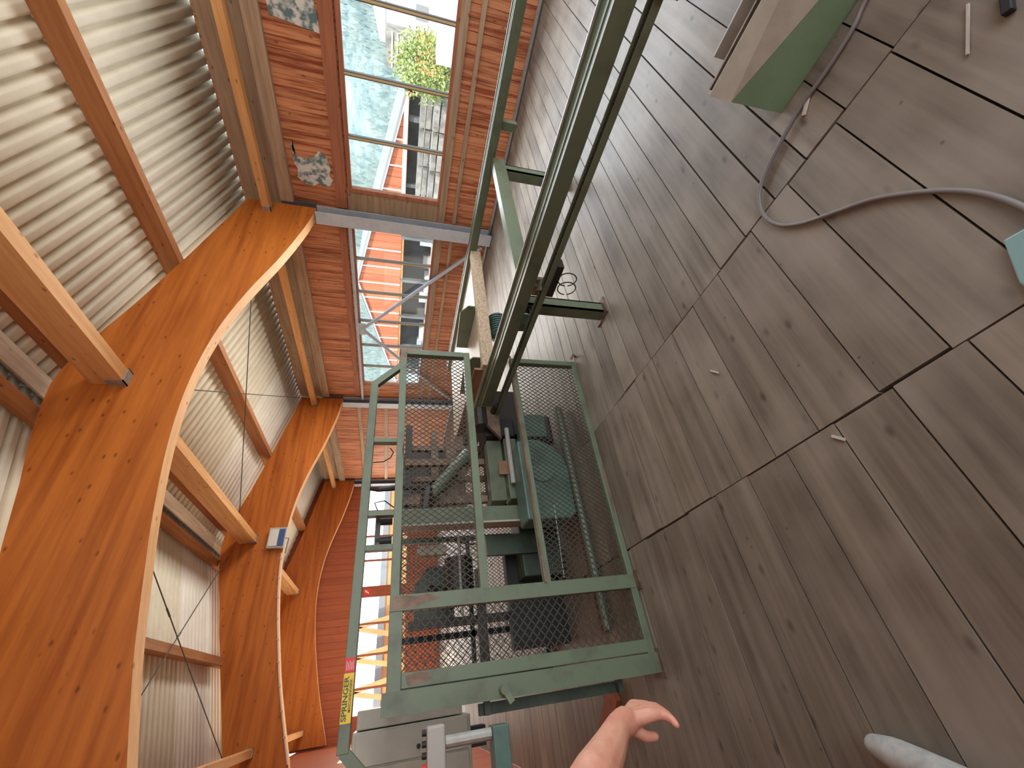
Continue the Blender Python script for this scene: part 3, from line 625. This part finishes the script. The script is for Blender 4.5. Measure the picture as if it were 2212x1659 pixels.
# pneumatics above the cage
t = thing('pneumatic_unit', 'small pressure regulator with hoses on top of the guard cage', 'regulator', (.85, 2.66, 1.5))
MB().tube([(.78, 2.66, 1.505), (.78, 2.66, 1.60)], [.03, .022], 12).build('bowl', M['black'], t)
MB().tube([(.90, 2.66, 1.505), (.90, 2.66, 1.58)], .025, 12).build('bowl', M['iron'], t)
B(.74, .95, 2.64, 2.68, 1.575, 1.605).build('manifold', M['iron'], t)
MB().tube([(.95, 2.66, 1.59), (1.02, 2.66, 1.62), (1.04, 2.68, 1.56), (1.0, 2.7, 1.5)], .004, 6).build('hose', M['black'], t)
MB().tube([(1.10, 2.62, 1.66), (1.10, 2.64, 1.60), (1.12, 2.66, 1.47), (1.12, 2.66, 1.30)], [.012, .016, .02, .02], 8).build('cylinder', M['iron'], t)
t = thing('hose_loop', 'thin black hose loop hanging from the top rail rung', 'hose', (1.36, 2.6, 1.56))
MB().tube([(1.39, 2.625, 1.54), (1.36, 2.625, 1.52), (1.32, 2.625, 1.535), (1.29, 2.625, 1.58), (1.285, 2.625, 1.648)], .004, 6).build('hose', M['black'], t)

# ---------------------------------------------------------------- control desk, pendant, things at left
t = thing('control_cabinet', 'large pale cream control cabinet on the left wall behind the corner post', 'cabinet', (-.4, 3.6, 0))
B(-.78, -.13, 3.30, 3.9, .98, 1.68).build('body', M['cream'], t, bevel=.006)
B(-.125, -.03, 3.30, 3.9, 1.03, 1.66).build('side_door', M['cream'], t, bevel=.006)
B(-.78, -.3, 3.285, 3.299, 1.0, 1.66).build('door', M['creamtop'], t, bevel=.003)
B(-.29, -.14, 3.285, 3.299, 1.0, 1.66).build('door', M['cream'], t, bevel=.003)
MB().tube([(-.24, 3.285, 1.30), (-.24, 3.262, 1.30)], .012, 8).build('lock', M['black'], t)
MB().box(-.30, -.20, 3.34, 3.46, .88, .98).build('cable_gland', M['black'], t); MB().box(-.78, -.70, 3.4, 3.5, 0, .98).build('leg', M['steeldark'], t)
t = thing('control_pendant', 'grey push-button pendant box on a pale tube at the left', 'control box', (-.18, 2.2, 1.0))
B(-.36, -.105, 2.16, 2.24, 1.262, 1.335).build('housing', M['grey_plastic'], t, bevel=.008)
for k in range(6):
    MB().tube([(-.125 - .035 * k, 2.2, 1.335), (-.125 - .035 * k, 2.2, 1.352)], .011, 10).build('button', M['red'] if k == 3 else M['black'], t)
MB().tube([(-.165, 2.2, 1.07), (-.165, 2.2, 1.262)], .022, 12).build('tube', M['galv'], t)
t = thing('console_stand', 'teal-green steel stand carrying the push-button pendant', 'stand', (-.28, 2.2, 0))
B(-.76, -.14, 2.16, 2.26, 1.0, 1.068).build('bracket', M['teal'], t, bevel=.004)
B(-.78, -.70, 2.17, 2.25, 0, 1.0).build('post', M['teal'], t)
o = MB().bar((-.40, 3.5, .02), (-.14, 3.18, .02), .13, .035).build('offcut_board', wood('raw_red_board', (.45, .13, .05), (.3, .08, .03), 'X')); tag(o, 'short reddish board lying on the floor behind the corner post', 'board')

# ---------------------------------------------------------------- foreground objects
t = thing('steel_trough', 'light green steel trough with dusty cream flanges at the top edge', 'trough', (1.9, -.2, 0))
MB().prism([(.378, 0), (.386, .25), (-.40, 0)], 'X', 1.776, 1.786).build('side_panel', M['green_light'], t)
MB().add([(1.776, .386, .252), (1.776, -.40, 0.002), (1.85, -.40, .30), (1.862, .405, .302), (1.786, .386, .247), (1.786, -.40, -.0), (1.86, -.40, .295), (1.872, .405, .297)], [(0, 1, 2, 3), (7, 6, 5, 4), (0, 4, 5, 1), (1, 5, 6, 2), (2, 6, 7, 3), (3, 7, 4, 0)]).build('chute_plate', M['creamtop'], t)
MB().add([(1.776, -.40, 0.002), (1.776, -1.2, .002), (1.85, -1.2, .30), (1.85, -.40, .30), (1.786, -.40, 0), (1.786, -1.2, .0), (1.86, -1.2, .295), (1.86, -.40, .295)], [(0, 1, 2, 3), (7, 6, 5, 4), (0, 4, 5, 1), (1, 5, 6, 2), (2, 6, 7, 3), (3, 7, 4, 0)]).build('chute_plate', M['creamtop'], t)
B(1.94, 1.95, -1.2, .40, .03, .265).build('inner_wall', M['worn'], t)
B(2.04, 2.05, -1.2, .31, 0, .26).build('inner_wall', M['creamtop'], t)
MB().box(1.95, 2.04, -1.2, .30, .03, .04).box(1.89, 1.94, -1.2, .37, 0.002, .03).build('bottom', M['worn'], t)
CP = [(1.80, -.35), (1.76, -.15), (1.73, .008), (1.70, .083), (1.687, .212), (1.69, .322), (1.669, .435), (1.634, .553), (1.583, .63), (1.492, .668), (1.389, .653), (1.299, .591), (1.218, .496), (1.141, .402), (1.059, .333), (.969, .274), (.887, .239), (.793, .221), (.65, .212), (.5, .21)]
def catmull(P, n=5):
    out = []
    for i in range(len(P) - 1):
        p0, p1, p2, p3 = P[max(i - 1, 0)], P[i], P[i + 1], P[min(i + 2, len(P) - 1)]
        for k in range(n):
            u = k / n; out.append(tuple(.5 * (2 * b + (c - a) * u + (2 * a - 5 * b + 4 * c - d) * u * u + (3 * b - a - 3 * c + d) * u ** 3) for a, b, c, d in zip(p0, p1, p2, p3)))
    return out + [P[-1]]
cb = MB().tube([(x, y, .010) for x, y in catmull(CP)], .0085, 8).build('floor_cable', M['cable'], smooth=True)
tag(cb, 'grey cable lying in a wide curve on the plank floor', 'cable')
o = MB().prism([(.752, .290), (.742, .240), (.55, .05), (.45, .34), (.64, .335)], 'Z', .002, .022).build('teal_box', M['teal_pale'], bevel=.004); tag(o, 'pale teal box corner cut off by the right picture edge', 'box')
o = MB().bar((1.300, -.10, .012), (1.235, -.062, .012), .022, .022).build('rubber_plug', M['black'], bevel=.003); tag(o, 'small black plug lying near the top right picture corner', 'plug')
def chip(p, q, w_, label, h=.006):
    o = MB().bar((*p, .004), (*q, .005), w_, h).build('wood_chip', M['white']); tag(o, label, 'wood chip')
chip((1.369, -.055), (1.25, .03), .006, 'long thin pale splinter near the top right corner')
chip((1.122, 1.297), (1.08, 1.262), .007, 'bent pale splinter on the plank floor near the middle')
chip((.56, .963), (.527, .93), .009, 'short pale stick lying on a floor board joint')
chip((1.703, .276), (1.652, .339), .014, 'curled wood shaving beside the cable')
# screw clamp foot pieces by the lower panel
o = MB().tube([(2.24, 2.52, .0), (2.25, 2.50, .03), (2.22, 2.53, .05)], .012, 6).build('latch_pin', M['worn']); tag(o, 'small rusty latch pin on the floor at the lower panel corner', 'pin')

# ---------------------------------------------------------------- person (only forearm, hand and shoe tip reach into the frame)
pr = thing('person', 'person outside the lower picture edge, bare forearm, hand and grey shoe tip showing', 'person', (-.45, 1.15, 0))
def capsules(chains, name, m, parent, voxel, sm=4):
    mb = MB()
    for ch in chains:
        for (p, r), (q, s) in zip(ch, ch[1:]):
            p = Vector(p); q = Vector(q); mb.tube([p, q], [r, s], 12)
        for (p, r) in ch: mb.sphere(p, r, 12, 8)
    o = mb.build(name, m, parent, smooth=True)
    rm = o.modifiers.new('remesh', 'REMESH'); rm.mode = 'VOXEL'; rm.voxel_size = voxel; rm.use_smooth_shade = True
    s = o.modifiers.new('smooth', 'SMOOTH'); s.factor = .5; s.iterations = sm
    return o
sh = (-.27, .95, 1.42); el = (-.225, 1.04, 1.165)
wr_ = (-.122, 1.195, .955); kn = (-.100, 1.238, .862)
body = [
    [((-.45, 1.03, .95), .14), ((-.45, 1.02, 1.15), .13), ((-.45, .98, 1.32), .14), ((-.45, .98, 1.45), .07), ((-.45, 1.0, 1.53), .055)],
    [((-.45, 1.02, 1.62), .085), ((-.45, 1.03, 1.69), .09)], [((-.45, 1.09, 1.60), .03), ((-.45, 1.115, 1.615), .016)],
    [((-.45, .98, 1.42), .08), (sh, .055), (el, .046), ((-.185, 1.10, 1.075), .049), ((-.15, 1.155, 1.005), .038), (wr_, .030), ((-.116, 1.213, .925), .032)],
    [((-.45, .98, 1.42), .08), ((-.63, .95, 1.42), .055), ((-.68, .98, 1.15), .042), ((-.64, 1.1, .95), .03), ((-.63, 1.13, .86), .035)],
    [((-.38, 1.03, .92), .10), ((-.37, 1.12, .5), .055), ((-.37, 1.10, .1), .04)], [((-.53, 1.03, .92), .10), ((-.55, 1.06, .5), .055), ((-.56, 1.0, .1), .04)],
]
# right hand: back of the hand, four fingers curled, thumb
W = Vector((-.116, 1.213, .925))
axis = Vector((.018, .027, -.083)).normalized()     # wrist to knuckles
side = Vector((-.75, -.1, -.10)); side = (side - axis * side.dot(axis)).normalized()   # towards the thumb
palm_n = axis.cross(side).normalized()
curl = Vector((-.50, -.80, -.22)).normalized()
for k in range(4):
    base = W + axis * (.074 - .004 * abs(k - 1)) + Vector((.012, .02, 0)) * (1.5 - k) * 1.0 + Vector((-.020, .020, .004)) * (1.5 - k) * .35
    L1, L2, L3 = (.036, .040, .037, .030)[k], .023, .018
    d1 = (axis * .75 + curl * .45).normalized(); d2 = (axis * .3 + curl).normalized(); d3 = (curl * 1.0 + Vector((-.2, 0, .15))).normalized()
    a = base + d1 * L1; b = a + d2 * L2; c = b + d3 * L3
    body.append([(W + (base - W) * .1, .020), (base, .0160), (a, .0125), (b, .0098), (c, .0082)])
tb = W + axis * .02 + Vector((-.022, .0, -.004))
body.append([(W, .022), (tb, .015), (tb + Vector((-.018, .004, -.030)), .0135), (tb + Vector((-.022, .008, -.056)), .011)])
capsules(body, 'body', M['skin'], pr, .0042, 3)
capsules([[((-.45, 1.03, 1.0), .155), ((-.45, 1.02, 1.15), .145), ((-.45, .98, 1.33), .15), ((-.45, .98, 1.42), .10)], [((-.45, .98, 1.42), .095), (sh, .07), ((-.255, .98, 1.34), .066)], [((-.45, .98, 1.42), .095), ((-.63, .95, 1.42), .07), ((-.65, .96, 1.32), .065)]], 'shirt', M['shirt'], pr, .015)
capsules([[((-.38, 1.03, .93), .115), ((-.37, 1.11, .6), .085)], [((-.53, 1.03, .93), .115), ((-.55, 1.05, .6), .085)]], 'shorts', M['shorts'], pr, .015)
capsules([[((-.45, 1.0, 1.70), .10), ((-.45, .97, 1.66), .085)]], 'hair', M['hair'], pr, .015)
for hx, hy, tx, ty in ((-.375, 1.09, -.302, 1.365), (-.57, .98, -.60, 1.23)):
    d = Vector((tx - hx, ty - hy, 0)); capsules([[((hx, hy, .055), .038), ((hx + d.x * .5, hy + d.y * .5, .048), .044), ((hx + d.x * .8, hy + d.y * .8, .042), .044), ((tx, ty, .036), .033)], [((hx, hy, .09), .036), ((hx + d.x * .4, hy + d.y * .4, .07), .036)]], 'shoe', M['shoe'], pr, .008)

# ---------------------------------------------------------------- outside
GZ = -1.75
o = B(-30, 140, -60, 160, GZ - .2, GZ).build('yard_ground', M['ground']); o['kind'] = 'structure'; o.name = 'floor_yard'
o = B(-3, 9, -9, -3.02, -.3, -.02).build('apron', M['ground']); o['kind'] = 'structure'; o.name = 'floor_apron'
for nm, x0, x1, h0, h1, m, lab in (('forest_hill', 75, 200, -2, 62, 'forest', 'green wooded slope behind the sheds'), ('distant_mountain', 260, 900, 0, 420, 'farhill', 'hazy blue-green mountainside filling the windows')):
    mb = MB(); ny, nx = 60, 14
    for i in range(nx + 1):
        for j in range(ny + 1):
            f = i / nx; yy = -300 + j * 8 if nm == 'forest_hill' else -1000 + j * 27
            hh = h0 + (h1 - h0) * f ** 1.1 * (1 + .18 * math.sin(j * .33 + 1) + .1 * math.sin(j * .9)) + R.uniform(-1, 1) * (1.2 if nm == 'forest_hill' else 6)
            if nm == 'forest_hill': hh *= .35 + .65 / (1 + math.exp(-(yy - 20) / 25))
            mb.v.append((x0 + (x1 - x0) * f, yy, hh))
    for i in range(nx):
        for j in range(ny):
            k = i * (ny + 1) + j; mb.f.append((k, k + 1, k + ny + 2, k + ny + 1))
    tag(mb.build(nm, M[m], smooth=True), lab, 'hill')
# forest trees on the nearer slope: one crowd
mb = MB()
for k in range(7000):
    x = R.uniform(80, 150); yy = R.uniform(0, 165); f = (x - 75) / 125
    z = (-2 + 64 * f ** 1.1) * (.35 + .65 / (1 + math.exp(-(yy - 20) / 25))); h = R.uniform(1.6, 3.4); r = h * .3
    o0 = len(mb.v); mb.v += [(x + r * math.cos(a), yy + r * math.sin(a), z - .4) for a in (0, 1.26, 2.51, 3.77, 5.03)] + [(x, yy, z + h)]
    mb.f += [(o0 + i, o0 + (i + 1) % 5, o0 + 5) for i in range(5)]
tag(mb.build('conifer_forest', M['forest']), 'dense conifers covering the green slope', 'trees', kind='stuff')

# big red gable shed with an open front
sh_ = thing('gable_shed', 'long red boarded shed with white bargeboards and open front, outside the windows', 'building', (46, 37, GZ))
AY, AZ, EV = 37.2, 7.2, .24
def sz(y): return AZ - EV * abs(y - AY)
y = 15.0
while y < 62:
    ye = y + 1.0
    MB().prism([(y + .02, 2.0 if sz(y) > 2.1 else sz(y) - .5), (ye - .02, 2.0 if sz(ye) > 2.1 else sz(ye) - .5), (ye - .02, sz(ye)), (y + .02, sz(y))], 'X', 44, 44.15).build('wall_board', M['shedred'], sh_); y = ye
for ya, yb in ((15, AY), (AY, 62)):
    MB().prism([(ya, sz(ya) - .05), (yb, sz(yb) - .05), (yb, sz(yb) + .18), (ya, sz(ya) + .18)], 'X', 43.7, 43.95).build('bargeboard', M['whitewall'], sh_)
    MB().prism([(ya, sz(ya) + .18), (yb, sz(yb) + .18), (yb, sz(yb) + .30), (ya, sz(ya) + .30)], 'X', 43.5, 56).build('roof', M['roofgrey'], sh_)
y = 16.5
while y < 60:
    B(43.88, 43.99, y, y + .13, 2.0 if sz(y) > 2.2 else sz(y) - .4, sz(y) - .06).build('batten', M['whitewall'], sh_); y += 2.6
B(50, 50.3, 15, 62, GZ, 2.1).build('rear_wall', M['shedin'], sh_)
for k in range(7): B(44, 44.5, 17 + k * 6.5, 17.4 + k * 6.5, GZ, 2.0).build('pillar', M['shedin'], sh_)
B(44.16, 44.3, 15, 62, 1.7, 2.0).build('lintel', M['shedorange'], sh_)
B(43.6, 43.9, 15.2, 26, 1.75, 2.15).build('sign_band', M['pale_ink'], sh_)
for k in range(9):
    B(45.5 + R.uniform(0, 2), 47.8, 24 + k * 3.4, 26 + k * 3.4, GZ, GZ + R.uniform(.5, 1.5)).build('stored_goods', M['whitewall'] if k % 3 else M['lumber'], sh_)
# lumber stacks in the yard
def pile(x, y, ang, L_, n, label):
    t = thing('lumber_stack', label, 'lumber', (x, y, GZ), 'lumber stacks in the yard')
    for k in range(n):
        c, s = math.cos(ang), math.sin(ang); z = GZ + .15 + k * .5
        MB().bar((x - c * L_ / 2, y - s * L_ / 2, z + .2), (x + c * L_ / 2, y + s * L_ / 2, z + .2), 1.3, .4).build('layer', M['lumber'], t)
labs = [r_ + ' row lumber stack in the yard, at its ' + e_ for e_ in ('end nearest the round tree', 'middle', 'end towards the red shed') for r_ in ('front', 'second', 'rear')]
for k in range(9):
    pile(36 + (k % 3) * 2.4, 12.9 + (k // 3) * 3.1 + (k % 3) * .9, 1.45, 2.9, 3 + (k * 2) % 3, 'grey ' + labs[k])
# tree in the yard
t = thing('yard_tree', 'round yellow-green tree in the yard beyond the near window', 'tree', (35, 10.2, GZ))
MB().tube([(35, 10.2, GZ), (35, 10.2, -.6)], [.3, .2], 8).build('trunk', M['shedin'], t)
mb = MB()
for k in range(3200):
    a = R.uniform(0, 6.28); u = R.uniform(-1, 1); rr = 1.9 * R.uniform(.6, 1.08) * (1 + .15 * math.sin(5 * a)); c = Vector((35 + rr * math.cos(a) * math.sqrt(1 - u * u), 10.2 + rr * math.sin(a) * math.sqrt(1 - u * u), .6 + rr * u * 1.15))
    e = [Vector((R.uniform(-1, 1), R.uniform(-1, 1), R.uniform(-1, 1))).normalized() * R.uniform(.07, .14) for _ in (0, 1)]; mb.add([c - e[0], c + e[1], c + e[0], c - e[1]], [(0, 1, 2, 3)])
tag(mb.build('crown', M['leaf'], t), kind='stuff')
# white houses
t = thing('white_hall', 'big white industrial hall at the edge of the near window', 'building', (60, 8, GZ))
B(55, 75, 4.0, 14.2, GZ, 4.4).build('wall', M['whitewall'], t); MB().prism([(3.6, 4.4), (14.6, 4.4), (14.6, 4.9), (9, 6.2), (3.6, 4.9)], 'X', 54.6, 75).build('roof', M['whitewall'], t)
for k in range(3): B(54.9, 55, 5 + k * 3, 6.2 + k * 3, .3, 1.5).build('window', M['roofgrey'], t)
t = thing('orange_house', 'house with brown gable boards and orange lower wall beyond the yard tree', 'building', (58, 16, GZ))
B(46, 48, 11.4, 14.0, GZ, 1.3).build('wall', M['shedorange'], t)
B(45.9, 48, 11.4, 14.0, 1.3, 3.9).build('gable_boards', M['lumber'], t)
for k in range(5): B(45.8, 45.9, 11.4, 14.0, 1.5 + k * .45, 1.6 + k * .45).build('ledge', M['whitewall'], t)
t = thing('white_van', 'white van parked in the yard', 'vehicle', (30, 6.3, GZ))
MB().prism([(5.0, GZ + .35), (8.2, GZ + .35), (8.2, GZ + 2.0), (6.2, GZ + 2.0), (5.4, GZ + 1.2), (5.0, GZ + 1.1)], 'X', 29, 31).build('body', M['whitewall'], t, bevel=.05)
for yy in (5.6, 7.5): MB().tube([(28.95, yy, GZ + .35), (31.05, yy, GZ + .35)], .35, 12).build('wheel', M['black'], t)
# timber building behind the gable window
t = thing('timber_canopy', 'orange timber building with white battens behind the gable windows', 'building', (6, 27, GZ))
B(-6, 15, 27, 27.3, GZ, 1.75).build('wall', M['shedorange'], t)
B(-6, 15, 26.95, 27.35, 1.75, 2.1).build('fascia', M['roofgrey'], t)
for k, (a, b) in enumerate(((2.2, 3.3), (.9, 1.9), (-.5, .5))):
    MB().bar((a, 26.5, -1.5), (b, 26.5, 3.3), .22, .22).build('raking_strut', M['shedorange'], t); MB().bar((b, 26.5, 3.3), (b + .9, 26.5, -1.5), .22, .22).build('raking_strut', M['shedorange'], t)
